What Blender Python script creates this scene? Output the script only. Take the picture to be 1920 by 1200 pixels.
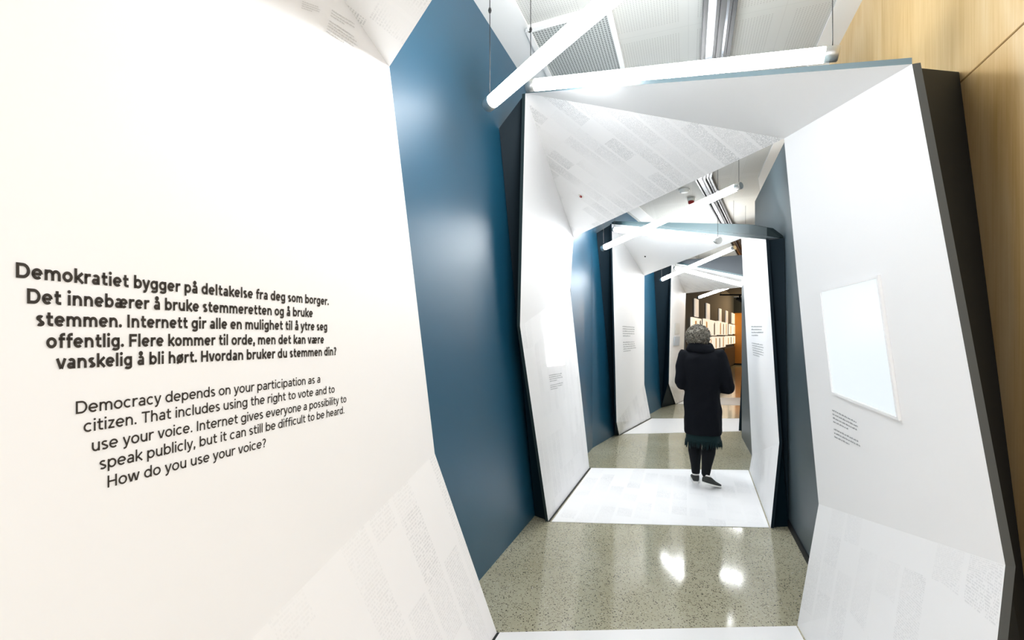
import bpy, bmesh, math, random
from mathutils import Vector, Matrix, noise

random.seed(7)
S = bpy.context.scene
for o in list(bpy.data.objects):
    bpy.data.objects.remove(o)

# ------------------------------------------------------------------ camera
F, W, HGT, HORIZON, EYE = 900.0, 1920.0, 1200.0, 630.0, 1.6
cam_d = bpy.data.cameras.new('camera')
cam_d.sensor_fit = 'HORIZONTAL'
cam_d.sensor_width = 36.0
cam_d.lens = 36.0 * F / W
cam_d.shift_y = (HORIZON - HGT / 2) / W
cam_d.clip_start = 0.05
cam_d.clip_end = 200
cam = bpy.data.objects.new('camera', cam_d)
cam.location = (0, 0, EYE)
cam.rotation_euler = (math.pi / 2, 0, 0)
S.collection.objects.link(cam)
S.camera = cam

# ------------------------------------------------------------------ world, exposure
TUBE_POWER = 20.0          # emission of the hanging light tubes
world = bpy.data.worlds.new('world')
S.world = world
world.use_nodes = True
bg = world.node_tree.nodes['Background']
bg.inputs[0].default_value = (1.0, 0.965, 0.95, 1)
bg.inputs[1].default_value = 0.85         # added soft fill light, enters by the open end behind the camera
S.view_settings.view_transform = 'Standard'
S.view_settings.look = 'None'
S.view_settings.gamma = 1.0
S.view_settings.exposure = 1.12
try:
    S.view_settings.use_curve_mapping = False
except Exception:
    pass
S.cycles.max_bounces = 8
S.cycles.diffuse_bounces = 5
S.cycles.use_denoising = True

# ------------------------------------------------------------------ where things stand
def at(px, py, Y):
    return Vector(((px - W / 2) / F * Y, Y, EYE + (HORIZON - py) / F * Y))

def onfloor(px, py):
    return at(px, py, EYE * F / (py - HORIZON))

CEIL = 3.75
def onceil(px, py, z=CEIL):
    return at(px, py, (z - EYE) * F / (HORIZON - py))

T1, T2 = 0.3667, 0.565            # run of the corridor before and after its bend
def wall_x(c, Y):                 # first stretch
    return c + T1 * Y
NH = Vector((1, -T1, 0)).normalized()       # across the corridor, to the right

# ------------------------------------------------------------------ helpers
def link(o, parent=None):
    S.collection.objects.link(o)
    if parent is not None:
        o.parent = parent
    return o

def tag(o, label=None, cat=None, group=None, kind=None):
    if label: o['label'] = label
    if cat: o['category'] = cat
    if group: o['group'] = group
    if kind: o['kind'] = kind
    return o

def empty(name, loc, label, cat, group=None):
    o = bpy.data.objects.new(name, None)
    o.empty_display_size = 0.1
    o.location = loc
    link(o)
    return tag(o, label, cat, group)

class MB:
    """collects faces in world space, builds one mesh object"""
    def __init__(self):
        self.v, self.f, self.m, self.uv, self.sm = [], [], [], [], []
    def face(self, pts, mat=0, uvs=None, smooth=False):
        b = len(self.v)
        self.v += [Vector(p) for p in pts]
        self.f.append(tuple(range(b, b + len(pts))))
        self.m.append(mat); self.uv.append(uvs); self.sm.append(smooth)
    def box(self, c, sx, sy, sz, rz=0.0, mat=0, M=None):
        c = Vector(c)
        R = M if M is not None else Matrix.Rotation(rz, 3, 'Z')
        p = [c + R @ Vector((x * sx / 2, y * sy / 2, z * sz / 2)) for x in (-1, 1) for y in (-1, 1) for z in (-1, 1)]
        for q in ((0, 1, 3, 2), (4, 6, 7, 5), (0, 4, 5, 1), (2, 3, 7, 6), (0, 2, 6, 4), (1, 5, 7, 3)):
            self.face([p[i] for i in q], mat)
    def prism(self, bottom, top, mat=0):
        """solid between two loops with the same number of points"""
        n = len(bottom)
        self.face(list(reversed(bottom)), mat)
        self.face(top, mat)
        for i in range(n):
            j = (i + 1) % n
            self.face([bottom[i], bottom[j], top[j], top[i]], mat)
    def tube(self, pts, radii, n=16, mat=0, caps=True, squash=None):
        pts = [Vector(p) for p in pts]
        rings = []
        up0 = None
        for i, p in enumerate(pts):
            if i == 0: d = pts[1] - p
            elif i == len(pts) - 1: d = p - pts[i - 1]
            else: d = pts[i + 1] - pts[i - 1]
            d.normalize()
            if up0 is None:
                a = Vector((0, 0, 1)) if abs(d.z) < 0.9 else Vector((0, 1, 0))
            else:
                a = up0
            x = d.cross(a)
            if x.length < 1e-5:
                x = d.cross(Vector((1, 0, 0)))
            x.normalize()
            y = x.cross(d).normalized()
            up0 = y
            r = radii[i] if isinstance(radii, (list, tuple)) else radii
            rx, ry = (r if isinstance(r, (list, tuple)) else (r, r))
            rings.append([p + x * rx * math.cos(2 * math.pi * k / n) + y * ry * math.sin(2 * math.pi * k / n) for k in range(n)])
        self.rings(rings, mat, caps)
    def rings(self, rings, mat=0, caps=True):
        n = len(rings[0])
        for a, b in zip(rings, rings[1:]):
            for k in range(n):
                l = (k + 1) % n
                self.face([a[k], a[l], b[l], b[k]], mat, smooth=True)
        if caps:
            self.face(list(reversed(rings[0])), mat)
            self.face(rings[-1], mat)
    def build(self, name, mats, parent=None, weld=True, bevel=0.0, loc=None):
        me = bpy.data.meshes.new(name)
        base = Vector((0, 0, 0))
        if parent is not None:
            base = parent_world(parent)
        if loc is not None:
            org = Vector(loc)
        elif parent is not None:
            org = base
        else:
            n = len(self.v)
            lo = Vector((min(v.x for v in self.v), min(v.y for v in self.v), min(v.z for v in self.v)))
            hi = Vector((max(v.x for v in self.v), max(v.y for v in self.v), max(v.z for v in self.v)))
            org = Vector(((lo.x + hi.x) / 2, (lo.y + hi.y) / 2, lo.z))
        me.from_pydata([tuple(v - org) for v in self.v], [], self.f)
        if not isinstance(mats, (list, tuple)): mats = [mats]
        for m in mats: me.materials.append(m)
        for i, p in enumerate(me.polygons):
            p.material_index = self.m[i]; p.use_smooth = self.sm[i]
        if any(u is not None for u in self.uv):
            uvl = me.uv_layers.new(name='UVMap')
            for i, p in enumerate(me.polygons):
                if self.uv[i] is not None:
                    for k, li in enumerate(p.loop_indices):
                        uvl.data[li].uv = self.uv[i][k]
        bm = bmesh.new(); bm.from_mesh(me)
        if weld: bmesh.ops.remove_doubles(bm, verts=bm.verts, dist=1e-5)
        bmesh.ops.recalc_face_normals(bm, faces=bm.faces)
        if bevel:
            ed = [e for e in bm.edges if len(e.link_faces) == 2 and e.calc_face_angle(0) > 0.5]
            bmesh.ops.bevel(bm, geom=ed, offset=bevel, segments=2, affect='EDGES', profile=0.6)
        bm.to_mesh(me); bm.free()
        o = bpy.data.objects.new(name, me)
        o.location = org - base
        link(o, parent)
        return o

def parent_world(p):
    v = Vector((0, 0, 0))
    while p is not None:
        v += p.location
        p = p.parent
    return v

def structure(name, mb, mat, parent=None, **k):
    o = mb.build(name, mat, parent, **k)
    if parent is None: o['kind'] = 'structure'
    return o

# ------------------------------------------------------------------ materials
def mat(name, col, rough=0.5, spec=0.5, metal=0.0, emit=None, estr=0.0, coat=0.0):
    m = bpy.data.materials.new(name)
    m.use_nodes = True
    b = m.node_tree.nodes['Principled BSDF']
    b.inputs['Base Color'].default_value = (*col, 1)
    b.inputs['Roughness'].default_value = rough
    b.inputs['Metallic'].default_value = metal
    b.inputs['Specular IOR Level'].default_value = spec
    if coat: b.inputs['Coat Weight'].default_value = coat; b.inputs['Coat Roughness'].default_value = 0.08
    if emit:
        b.inputs['Emission Color'].default_value = (*emit, 1)
        b.inputs['Emission Strength'].default_value = estr
    return m

class NT:
    def __init__(self, m):
        self.t = m.node_tree; self.b = self.t.nodes['Principled BSDF']
    def n(self, typ, **kw):
        x = self.t.nodes.new(typ)
        for k, v in kw.items():
            if k.startswith('i_'):
                key = k[2:]
                x.inputs[int(key) if key.isdigit() else key.replace('_', ' ')].default_value = v
            else: setattr(x, k, v)
        return x
    def l(self, a, b): self.t.links.new(a, b)
    def math(self, op, a, b=None, clamp=False):
        x = self.t.nodes.new('ShaderNodeMath'); x.operation = op; x.use_clamp = clamp
        for i, v in enumerate((a, b)):
            if v is None: continue
            if isinstance(v, (int, float)): x.inputs[i].default_value = v
            else: self.l(v, x.inputs[i])
        return x.outputs[0]
    def mix(self, fac, a, b):
        x = self.t.nodes.new('ShaderNodeMix'); x.data_type = 'RGBA'
        for s, v in ((x.inputs[0], fac), (x.inputs[6], a), (x.inputs[7], b)):
            if isinstance(v, (int, float)): s.default_value = v
            elif isinstance(v, tuple): s.default_value = (*v, 1)
            else: self.l(v, s)
        return x.outputs[2]
    def ramp(self, fac, stops):
        x = self.t.nodes.new('ShaderNodeValToRGB')
        while len(x.color_ramp.elements) < len(stops): x.color_ramp.elements.new(0.5)
        for e, (p, c) in zip(x.color_ramp.elements, stops):
            e.position = p; e.color = (*c, 1)
        self.l(fac, x.inputs[0]); return x.outputs[0]

M = {}
M['white'] = mat('white board laminate', (0.90, 0.90, 0.905), 0.55, 0.35)
M['edge'] = mat('grey board edge', (0.095, 0.105, 0.11), 0.6, 0.3)
M['fascia'] = mat('slate fascia', (0.016, 0.032, 0.036), 0.55, 0.3)
M['edge_top'] = mat('blue-grey canopy edge', (0.14, 0.20, 0.225), 0.5, 0.3)
M['charcoal'] = mat('charcoal painted box', (0.027, 0.031, 0.035), 0.7, 0.12)
M['navy'] = mat('navy painted box', (0.0015, 0.012, 0.021), 0.6, 0.22)
M['black'] = mat('matt black', (0.006, 0.008, 0.01), 0.6, 0.3)
M['ink'] = mat('dark brown-grey vinyl lettering', (0.045, 0.038, 0.032), 0.6, 0.2)
M['greyink'] = mat('grey printed text', (0.32, 0.33, 0.34), 0.6, 0.2)
M['tube'] = mat('glowing light tube', (0.9, 0.9, 0.9), 0.4, 0.3, emit=(0.96, 0.985, 1.0), estr=TUBE_POWER)
M['cap'] = mat('brushed aluminium cap', (0.62, 0.62, 0.6), 0.35, 0.5, 0.8)
M['cable'] = mat('black suspension cable', (0.02, 0.02, 0.022), 0.5)
M['track'] = mat('black track base', (0.012, 0.013, 0.015), 0.35, 0.5)
M['chrome'] = mat('polished dark steel', (0.16, 0.17, 0.185), 0.2, 0.6, 1.0)
M['plastic'] = mat('white plastic', (0.82, 0.83, 0.8), 0.4)
M['red'] = mat('red plastic', (0.30, 0.012, 0.012), 0.35)
M['vent'] = mat('vent frame white', (0.85, 0.85, 0.84), 0.5)
M['screen'] = mat('pale blue lit display', (0.12, 0.14, 0.15), 0.25, 0.5, emit=(0.88, 0.955, 1.0), estr=0.385)
M['screen_b'] = mat('white lit display', (0.85, 0.85, 0.85), 0.25, 0.5, emit=(1, 1, 1), estr=1.1)
M['picture'] = mat('blue grey print', (0.55, 0.62, 0.70), 0.5)
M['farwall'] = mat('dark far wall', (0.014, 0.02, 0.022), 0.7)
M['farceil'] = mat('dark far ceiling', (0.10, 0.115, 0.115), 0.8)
M['orange'] = mat('orange timber wall', (0.48, 0.20, 0.022), 0.5)
M['lit'] = mat('backlit display panel', (0.8, 0.75, 0.65), 0.5, emit=(1.0, 0.86, 0.68), estr=0.42)
M['fin'] = mat('pale lit fin', (0.7, 0.66, 0.6), 0.5, emit=(1.0, 0.88, 0.75), estr=0.24)
M['amber'] = mat('glowing amber book spine', (0.6, 0.28, 0.08), 0.5, emit=(1.0, 0.5, 0.15), estr=0.12)  # faint glow put into the spines, which hold no lamp
M['counter'] = mat('dark counter', (0.05, 0.045, 0.04), 0.5)
M['cream'] = mat('cream ceiling panel', (0.75, 0.6, 0.45), 0.7)

def wall_paint(name, col, rough, spec):
    m = mat(name, col, rough, spec); t = NT(m)
    co = t.n('ShaderNodeTexCoord').outputs['Object']
    nz = t.n('ShaderNodeTexNoise', i_Scale=260.0, i_Detail=2.0); t.l(co, nz.inputs['Vector'])
    bp = t.n('ShaderNodeBump', i_Strength=0.10, i_Distance=0.002); t.l(nz.outputs['Fac'], bp.inputs['Height'])
    t.l(bp.outputs['Normal'], t.b.inputs['Normal'])
    return m
M['blue'] = wall_paint('satin blue wall paint', (0.006, 0.080, 0.152), 0.42, 0.75)
M['teal'] = wall_paint('grey-teal wall paint', (0.058, 0.083, 0.097), 0.42, 0.5)

def terrazzo():
    m = mat('polished terrazzo floor', (0.3, 0.28, 0.2), 0.095, 0.5); t = NT(m)
    co = t.n('ShaderNodeTexCoord').outputs['Object']
    v = t.n('ShaderNodeTexVoronoi', i_Scale=120.0); t.l(co, v.inputs['Vector'])
    v2 = t.n('ShaderNodeTexVoronoi', i_Scale=62.0); t.l(co, v2.inputs['Vector'])
    sp = t.n('ShaderNodeSeparateColor'); t.l(v.outputs['Color'], sp.inputs[0])
    sp2 = t.n('ShaderNodeSeparateColor'); t.l(v2.outputs['Color'], sp2.inputs[0])
    big = t.n('ShaderNodeTexNoise', i_Scale=1.3, i_Detail=3.0); t.l(co, big.inputs['Vector'])
    base = t.ramp(big.outputs['Fac'], [(0.3, (0.36, 0.335, 0.225)), (0.7, (0.46, 0.44, 0.325))])
    tint = t.mix(t.math('MULTIPLY', sp.outputs[1], 0.35), base, (0.55, 0.52, 0.40))
    d1 = t.math('MULTIPLY', t.math('LESS_THAN', v.outputs['Distance'], 0.40), t.math('GREATER_THAN', sp.outputs[0], 0.70))
    d2 = t.math('MULTIPLY', t.math('LESS_THAN', v2.outputs['Distance'], 0.28), t.math('GREATER_THAN', sp2.outputs[0], 0.86))
    dk = t.math('MAXIMUM', d1, d2)
    lt = t.math('MULTIPLY', t.math('LESS_THAN', v2.outputs['Distance'], 0.3), t.math('LESS_THAN', sp2.outputs[0], 0.10))
    c = t.mix(dk, tint, (0.05, 0.043, 0.032))
    c = t.mix(t.math('MULTIPLY', lt, 0.6), c, (0.62, 0.60, 0.52))
    t.l(c, t.b.inputs['Base Color'])
    return m
M['terrazzo'] = terrazzo()
M['strip'] = mat('glossy white floor film', (0.86, 0.86, 0.86), 0.3, 0.4)

def birch():
    m = mat('birch plywood', (0.7, 0.5, 0.25), 0.45, 0.35); t = NT(m)
    co = t.n('ShaderNodeTexCoord').outputs['Object']
    mp = t.n('ShaderNodeMapping'); mp.inputs['Scale'].default_value = (2.2, 2.2, 0.35); t.l(co, mp.inputs['Vector'])
    n1 = t.n('ShaderNodeTexNoise', i_Scale=2.4, i_Detail=5.0, i_Distortion=1.2); t.l(mp.outputs[0], n1.inputs['Vector'])
    mp2 = t.n('ShaderNodeMapping'); mp2.inputs['Scale'].default_value = (60, 60, 1.2); t.l(co, mp2.inputs['Vector'])
    n2 = t.n('ShaderNodeTexNoise', i_Scale=2.0, i_Detail=3.0); t.l(mp2.outputs[0], n2.inputs['Vector'])
    f = t.math('ADD', t.math('MULTIPLY', n1.outputs['Fac'], 0.7), t.math('MULTIPLY', n2.outputs['Fac'], 0.3))
    c = t.ramp(f, [(0.32, (0.60, 0.375, 0.135)), (0.5, (0.735, 0.51, 0.24)), (0.68, (0.80, 0.60, 0.34))])
    t.l(c, t.b.inputs['Base Color'])
    return m
M['birch'] = birch()
M['seam'] = mat('dark plywood joint', (0.35, 0.2, 0.06), 0.7)

def perforated(name, base, hole, pitch, radius, banded):
    """UV in metres (along, across)"""
    m = mat(name, base, 0.7, 0.25); t = NT(m)
    uv = t.n('ShaderNodeUVMap').outputs[0]
    sx = t.n('ShaderNodeSeparateXYZ'); t.l(uv, sx.inputs[0])
    u, v = sx.outputs[0], sx.outputs[1]
    fu = t.math('SUBTRACT', t.math('FRACT', t.math('DIVIDE', u, pitch)), 0.5)
    fv = t.math('SUBTRACT', t.math('FRACT', t.math('DIVIDE', v, pitch)), 0.5)
    d = t.math('SQRT', t.math('ADD', t.math('MULTIPLY', fu, fu), t.math('MULTIPLY', fv, fv)))
    h = t.math('LESS_THAN', d, radius)
    if banded:
        # perforated fields 0.42 m wide with plain margins, 1.18 m long sheets
        bu = t.math('FRACT', t.math('DIVIDE', u, 1.18))
        bv = t.math('FRACT', t.math('DIVIDE', v, 0.60))
        k = t.math('MULTIPLY', t.math('GREATER_THAN', bu, 0.05), t.math('LESS_THAN', bu, 0.95))
        k = t.math('MULTIPLY', k, t.math('MULTIPLY', t.math('GREATER_THAN', bv, 0.10), t.math('LESS_THAN', bv, 0.90)))
        h = t.math('MULTIPLY', h, k)
        seam = t.math('MAXIMUM', t.math('LESS_THAN', bu, 0.004), t.math('LESS_THAN', bv, 0.008))
        c = t.mix(h, base, hole)
        c = t.mix(t.math('MULTIPLY', seam, 0.2), c, (0.3, 0.3, 0.3))
    else:
        c = t.mix(h, base, hole)
    t.l(c, t.b.inputs['Base Color'])
    return m
M['ceiling'] = perforated('perforated acoustic ceiling', (0.56, 0.56, 0.535), (0.36, 0.36, 0.34), 0.018, 0.2, True)
M['grille'] = perforated('perforated metal grille', (0.50, 0.52, 0.51), (0.19, 0.20, 0.20), 0.022, 0.34, False)
M['plain_ceiling'] = mat('plain white ceiling margin', (0.80, 0.80, 0.79), 0.7, 0.2)

def newsprint(name, strength, seed):
    """faint enlarged newspaper print on white laminate; UV in metres"""
    m = mat(name, (0.90, 0.90, 0.905), 0.55, 0.35); t = NT(m)
    uv = t.n('ShaderNodeUVMap').outputs[0]
    mp = t.n('ShaderNodeMapping'); mp.inputs['Location'].default_value = (seed * 3.17, seed * 1.71, 0)
    t.l(uv, mp.inputs['Vector'])
    sx = t.n('ShaderNodeSeparateXYZ'); t.l(mp.outputs[0], sx.inputs[0])
    u, v = sx.outputs[0], sx.outputs[1]
    col = t.math('FRACT', t.math('DIVIDE', u, 0.155))
    incol = t.math('MULTIPLY', t.math('GREATER_THAN', col, 0.08), t.math('LESS_THAN', col, 0.92))
    row = t.math('FRACT', t.math('DIVIDE', v, 0.0092))
    inrow = t.math('MULTIPLY', t.math('GREATER_THAN', row, 0.25), t.math('LESS_THAN', row, 0.8))
    # letters: quantised noise along each row
    cell = t.n('ShaderNodeCombineXYZ')
    t.l(t.math('FLOOR', t.math('DIVIDE', u, 0.0032)), cell.inputs[0])
    t.l(t.math('FLOOR', t.math('DIVIDE', v, 0.0092)), cell.inputs[1])
    wn = t.n('ShaderNodeTexWhiteNoise', noise_dimensions='2D'); t.l(cell.outputs[0], wn.inputs['Vector'])
    let = t.math('GREATER_THAN', wn.outputs['Value'], 0.38)
    # blocks: articles switched on and off
    blk = t.n('ShaderNodeCombineXYZ')
    t.l(t.math('FLOOR', t.math('DIVIDE', u, 0.155)), blk.inputs[0])
    t.l(t.math('FLOOR', t.math('DIVIDE', v, 0.21)), blk.inputs[1])
    wb = t.n('ShaderNodeTexWhiteNoise', noise_dimensions='2D'); t.l(blk.outputs[0], wb.inputs['Vector'])
    art = t.math('MULTIPLY', wb.outputs['Value'], t.math('GREATER_THAN', wb.outputs['Value'], 0.25))
    fade = t.n('ShaderNodeTexNoise', i_Scale=1.6, i_Detail=2.0); t.l(mp.outputs[0], fade.inputs['Vector'])
    fd = t.ramp(fade.outputs['Fac'], [(0.35, (0, 0, 0)), (0.62, (1, 1, 1))])
    ink = t.math('MULTIPLY', t.math('MULTIPLY', incol, inrow), t.math('MULTIPLY', let, art))
    ink = t.math('MULTIPLY', ink, fd)
    ink = t.math('MULTIPLY', ink, strength, True)
    tone = t.math('MULTIPLY', t.math('MULTIPLY', incol, art), 0.035 * strength)
    c = t.mix(t.math('MAXIMUM', ink, tone), (0.90, 0.90, 0.905), (0.25, 0.27, 0.29))
    t.l(c, t.b.inputs['Base Color'])
    return m
M['print_a'] = newsprint('faint newsprint board', 0.55, 1.0)
M['print_b'] = newsprint('faint newsprint board pale', 0.26, 2.3)
M['print_c'] = newsprint('faint newsprint floor film', 0.40, 4.1)

# ------------------------------------------------------------------ the setting
CL, CR, CT = -1.365, 1.11, 0.85        # left wall, birch wall, teal wall offsets
bendL = Vector((wall_x(CL, 6.86), 6.86, 0)); bendR = Vector((wall_x(CR, 6.6), 6.6, 0))
FAR_Y = 26.5
def leftX(Y): return wall_x(CL, Y) if Y < 6.86 else bendL.x + T2 * (Y - 6.86)
def rightX(Y): return wall_x(CR, Y) if Y < 6.6 else bendR.x + T2 * (Y - 6.6)

m_ = MB(); m_.prism([(-4, -3, -0.1), (22, -3, -0.1), (22, 30, -0.1), (-4, 30, -0.1)], [(-4, -3, 0), (22, -3, 0), (22, 30, 0), (-4, 30, 0)])
structure('floor', m_, M['terrazzo'], loc=(0, 0, 0))

def ceil_uv(p):
    d = Vector((T1, 1)).normalized()
    return (p[0] * d.x + p[1] * d.y, p[0] * d.y - p[1] * d.x)
m_ = MB()
poly = [(leftX(-2) - .15, -2), (rightX(-2) + .15, -2), (rightX(6.6) + .15, 6.6), (rightX(13.6) + .15, 13.6), (leftX(13.6) - .15, 13.6), (leftX(6.86) - .15, 6.86)]
lo = [(x, y, CEIL) for x, y in poly]; hi = [(x, y, CEIL + .1) for x, y in poly]
m_.face(list(reversed(lo)), 0, [ceil_uv(p) for p in reversed(lo)])
m_.face(hi, 0)
for i in range(len(lo)):
    j = (i + 1) % len(lo); m_.face([lo[i], lo[j], hi[j], hi[i]], 0)
structure('ceiling', m_, M['ceiling'], loc=(0, 0, CEIL))

def run_wall(name, pts, th, z0, z1, m, side, bevel=0):
    """upright wall along plan points; side = +1 thickness to the right of travel, -1 to the left"""
    mb = MB()
    for (a, b) in zip(pts, pts[1:]):
        a = Vector((*a, 0)); b = Vector((*b, 0)); d = (b - a).normalized()
        n = Vector((d.y, -d.x, 0)) * side * th
        q = [a, b, b + n, a + n]
        mb.prism([p + Vector((0, 0, z0)) for p in q], [p + Vector((0, 0, z1)) for p in q])
    return structure(name, mb, m)

run_wall('wall_left', [(leftX(0.0), 0.0), (bendL.x, bendL.y), (leftX(13.4), 13.4)], 0.12, 0, CEIL, M['blue'], -1)
run_wall('wall_right', [(rightX(0.2), 0.2), (bendR.x, bendR.y), (rightX(13.4), 13.4)], 0.12, 0, CEIL, M['birch'], 1)
# white plain margins of the ceiling along both walls
mb = MB()
for c0, c1 in ((CL, CL + 0.26), (CR - 0.16, CR)):
    q2 = [(wall_x(c0, 6.5), 6.5, CEIL - .012), (wall_x(c1, 6.5), 6.5, CEIL - .012), (wall_x(c1, 6.5) + T2 * 6.8, 13.3, CEIL - .012), (wall_x(c0, 6.5) + T2 * 6.8, 13.3, CEIL - .012)]
    mb.prism(q2, [Vector(p) + Vector((0, 0, .012)) for p in q2])
    q = [(wall_x(c0, -1.5), -1.5, CEIL - .012), (wall_x(c1, -1.5), -1.5, CEIL - .012), (wall_x(c1, 6.5), 6.5, CEIL - .012), (wall_x(c0, 6.5), 6.5, CEIL - .012)]
    mb.prism(q, [Vector(p) + Vector((0, 0, .012)) for p in q])
structure('trim_1', mb, M['plain_ceiling'])
# plywood joint at 2.62 m
def wall_strip(name, c, Y0, Y1, z0, z1, th, m):
    mb = MB()
    q = [(wall_x(c, Y0), Y0, z0), (wall_x(c, Y1), Y1, z0), (wall_x(c - th, Y1), Y1, z0), (wall_x(c - th, Y0), Y0, z0)]
    mb.prism(q, [(x, y, z1) for x, y, z in q])
    return structure(name, mb, m)
wall_strip('trim_2', CR, 0.22, 6.4, 2.63, 2.636, 0.0025, M['seam'])
# grey-teal partition on the right between the portals
mb = MB()
def tealq(Y0, Y1): return [(wall_x(CT, Y0), Y0), (wall_x(CT, Y1), Y1), (wall_x(CR - .01, Y1), Y1), (wall_x(CR - .01, Y0), Y0)]
q = tealq(3.08, 6.1); mb.prism([(x, y, 0) for x, y in q], [(x, y, 3.31) for x, y in q])
q = tealq(6.1, 7.6); mb.prism([(x, y, 0) for x, y in q], [(x, y, 2.5) for x, y in q])
structure('wall_partition', mb, M['teal'])
wall_strip('baseboard_right', CT, 3.06, 4.06, 0.0, 0.055, 0.014, M['black'])

# far room
endL = Vector((leftX(FAR_Y), FAR_Y, 0))
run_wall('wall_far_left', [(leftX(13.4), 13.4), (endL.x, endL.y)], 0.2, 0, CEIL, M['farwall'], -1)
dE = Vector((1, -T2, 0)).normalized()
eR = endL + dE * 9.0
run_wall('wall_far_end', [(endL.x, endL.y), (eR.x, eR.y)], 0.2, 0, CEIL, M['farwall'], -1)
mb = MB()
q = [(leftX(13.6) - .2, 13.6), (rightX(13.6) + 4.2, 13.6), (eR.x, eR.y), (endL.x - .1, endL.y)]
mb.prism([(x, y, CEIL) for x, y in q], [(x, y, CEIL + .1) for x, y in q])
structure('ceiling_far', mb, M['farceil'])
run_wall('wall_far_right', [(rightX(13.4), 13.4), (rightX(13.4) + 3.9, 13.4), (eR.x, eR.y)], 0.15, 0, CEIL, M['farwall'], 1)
mb = MB()
off = Vector((-T2, -1, 0)).normalized() * 0.06
a, b = endL + dE * 0.02 + off, endL + dE * 8.8 + off
qq = [a, b, b - off * 0.9, a - off * 0.9]
mb.prism([p + Vector((0, 0, 0.06)) for p in qq], [p + Vector((0, 0, 2.86)) for p in qq])
tag(mb.build('wall_panelling', M['orange']), 'orange timber panelling across the end wall of the far room', 'wall panel')
mb = MB(); qq = [a + off * .3, b + off * .3, b, a]
mb.prism(qq, [p + Vector((0, 0, .1)) for p in qq]); structure('baseboard_far', mb, M['black'])

# ------------------------------------------------------------------ folded white portals
def board(name, N, Fp, out, th, mats, parent, slots, rot=0.0):
    """folded board: N, Fp = points from top to bottom on the near and the far edge; out = direction of the back;
    slots = material slot of every facet; edges and back take slot 0"""
    mb = MB()
    o = Vector(out).normalized() * th
    L = 0.0
    for i in range(len(N) - 1):
        a, b, c, d = N[i], Fp[i], Fp[i + 1], N[i + 1]
        w = (b - a).length; h1 = L + (d - a).length
        uv = {'a': (0, -L), 'b': (w, -L), 'c': (w, -h1), 'd': (0, -h1)}
        if rot:
            cr, sr = math.cos(rot), math.sin(rot)
            ex = (c - b).normalized(); nn = (b - a).cross(c - a).normalized(); ey = nn.cross(ex)
            def flat(p):
                x, y = (p - a).dot(ex), (p - a).dot(ey)
                return (x * cr - y * sr, x * sr + y * cr)
            uv = {'a': flat(a), 'b': flat(b), 'c': flat(c), 'd': flat(d)}
        s = slots[i]
        mb.face([a, b, c], s, [uv['a'], uv['b'], uv['c']]); mb.face([a, c, d], 2 if rot else s, [uv['a'], uv['c'], uv['d']])
        mb.face([a + o, c + o, b + o], 0); mb.face([a + o, d + o, c + o], 0)
        mb.face([a, d, d + o, a + o], 0); mb.face([b, b + o, c + o, c], 0)
        L = h1
    mb.face([N[0], N[0] + o, Fp[0] + o, Fp[0]], 0)
    mb.face([N[-1], Fp[-1], Fp[-1] + o, N[-1] + o], 0)
    return mb.build(name, mats, parent)

def side_box(name, N, Fp, Bn, Bf, out, th, m, parent, inset=0.02):
    """solid behind a board; Bn, Bf = (top, bottom) on the wall behind, near and far"""
    mb = MB()
    o = Vector(out).normalized() * (th * 0.98)
    d = (Fp[0] - N[0]); d.z = 0; d.normalize()
    n = [p + o + d * inset for p in N]; f = [p + o - d * inset for p in Fp]
    near = n + [Bn[1], Bn[0]]; far = f + [Bf[1], Bf[0]]
    k = len(near)
    mb.face(list(reversed(near))); mb.face(far)
    for i in range(k):
        j = (i + 1) % k
        mb.face([near[i], near[j], far[j]]); mb.face([near[i], far[j], far[i]])
    return mb.build(name, m, parent)

def ray_plane(px, py, a, b, c):
    n = (b - a).cross(c - a); d = at(px, py, 1.0) - Vector((0, 0, EYE))
    e = Vector((0, 0, EYE))
    return e + d * (n.dot(a - e) / n.dot(d))

def wpt(c, Y, z): return Vector((wall_x(c, Y), Y, z))
def lpt(Y, z, g=0.004): return Vector((leftX(Y) + g, Y, z))
def rpt(Y, z, g=0.004): return Vector((rightX(Y) - g, Y, z))

G_L, G_R = 'folded white panels along the left side', 'folded white panels along the right side'
BT = 0.024
MB3 = lambda edge, *more: [M[edge], *[M[k] for k in more]]

# ---- left panel with the two paragraphs (nearest)
CA = -1.18
def onA(px, py):
    r = (px - W / 2) / F
    return at(px, py, CA / (r - T1))
A_Ft, A_Ff, A_Fb = onA(730, 125), onA(815, 850), onfloor(932, 1187)
A_Nt = wpt(CA, 0.5, 3.15); A_Nf = wpt(CA, 0.5, 0.55); A_Nb = Vector((A_Nf.x + 0.26, 0.82, 0.0))
panel_a = empty('folded_panel', (A_Fb.x - .3, 1.6, 0), 'huge white wall panel carrying two paragraphs of large dark lettering', 'wall panel')
board('board', [A_Nt, A_Nf, A_Nb], [A_Ft, A_Ff, A_Fb], -NH, BT, MB3('edge', 'white', 'print_b'), panel_a, [1, 2])
side_box('backing_box', [A_Nt, A_Nf, A_Nb], [A_Ft, A_Ff, A_Fb], (lpt(.5, 3.1), lpt(.85, 0)), (lpt(1.9, 2.62), lpt(2.5, 0)), -NH, BT, M['navy'], panel_a)

# ---- ceiling piece above the first left panel (comes from behind the photographer)
Z_Fr0 = at(810, 0, 1.5)
Z_Fr = A_Ft + (Z_Fr0 - A_Ft) * 4.6
Z_Nr = Vector((0.35, -0.75, 2.75))
canopy = board('canopy_panel', [A_Ft.lerp(A_Nt, .62), Z_Nr], [A_Ft, Z_Fr], (0, 0, 1), 0.03, MB3('fascia', 'print_a', 'white'), None, [1], rot=0.04)
tag(canopy, 'white newsprint canopy board sloping overhead above the panel with large dark lettering', 'canopy panel', 'white canopy boards of the portals')

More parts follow.
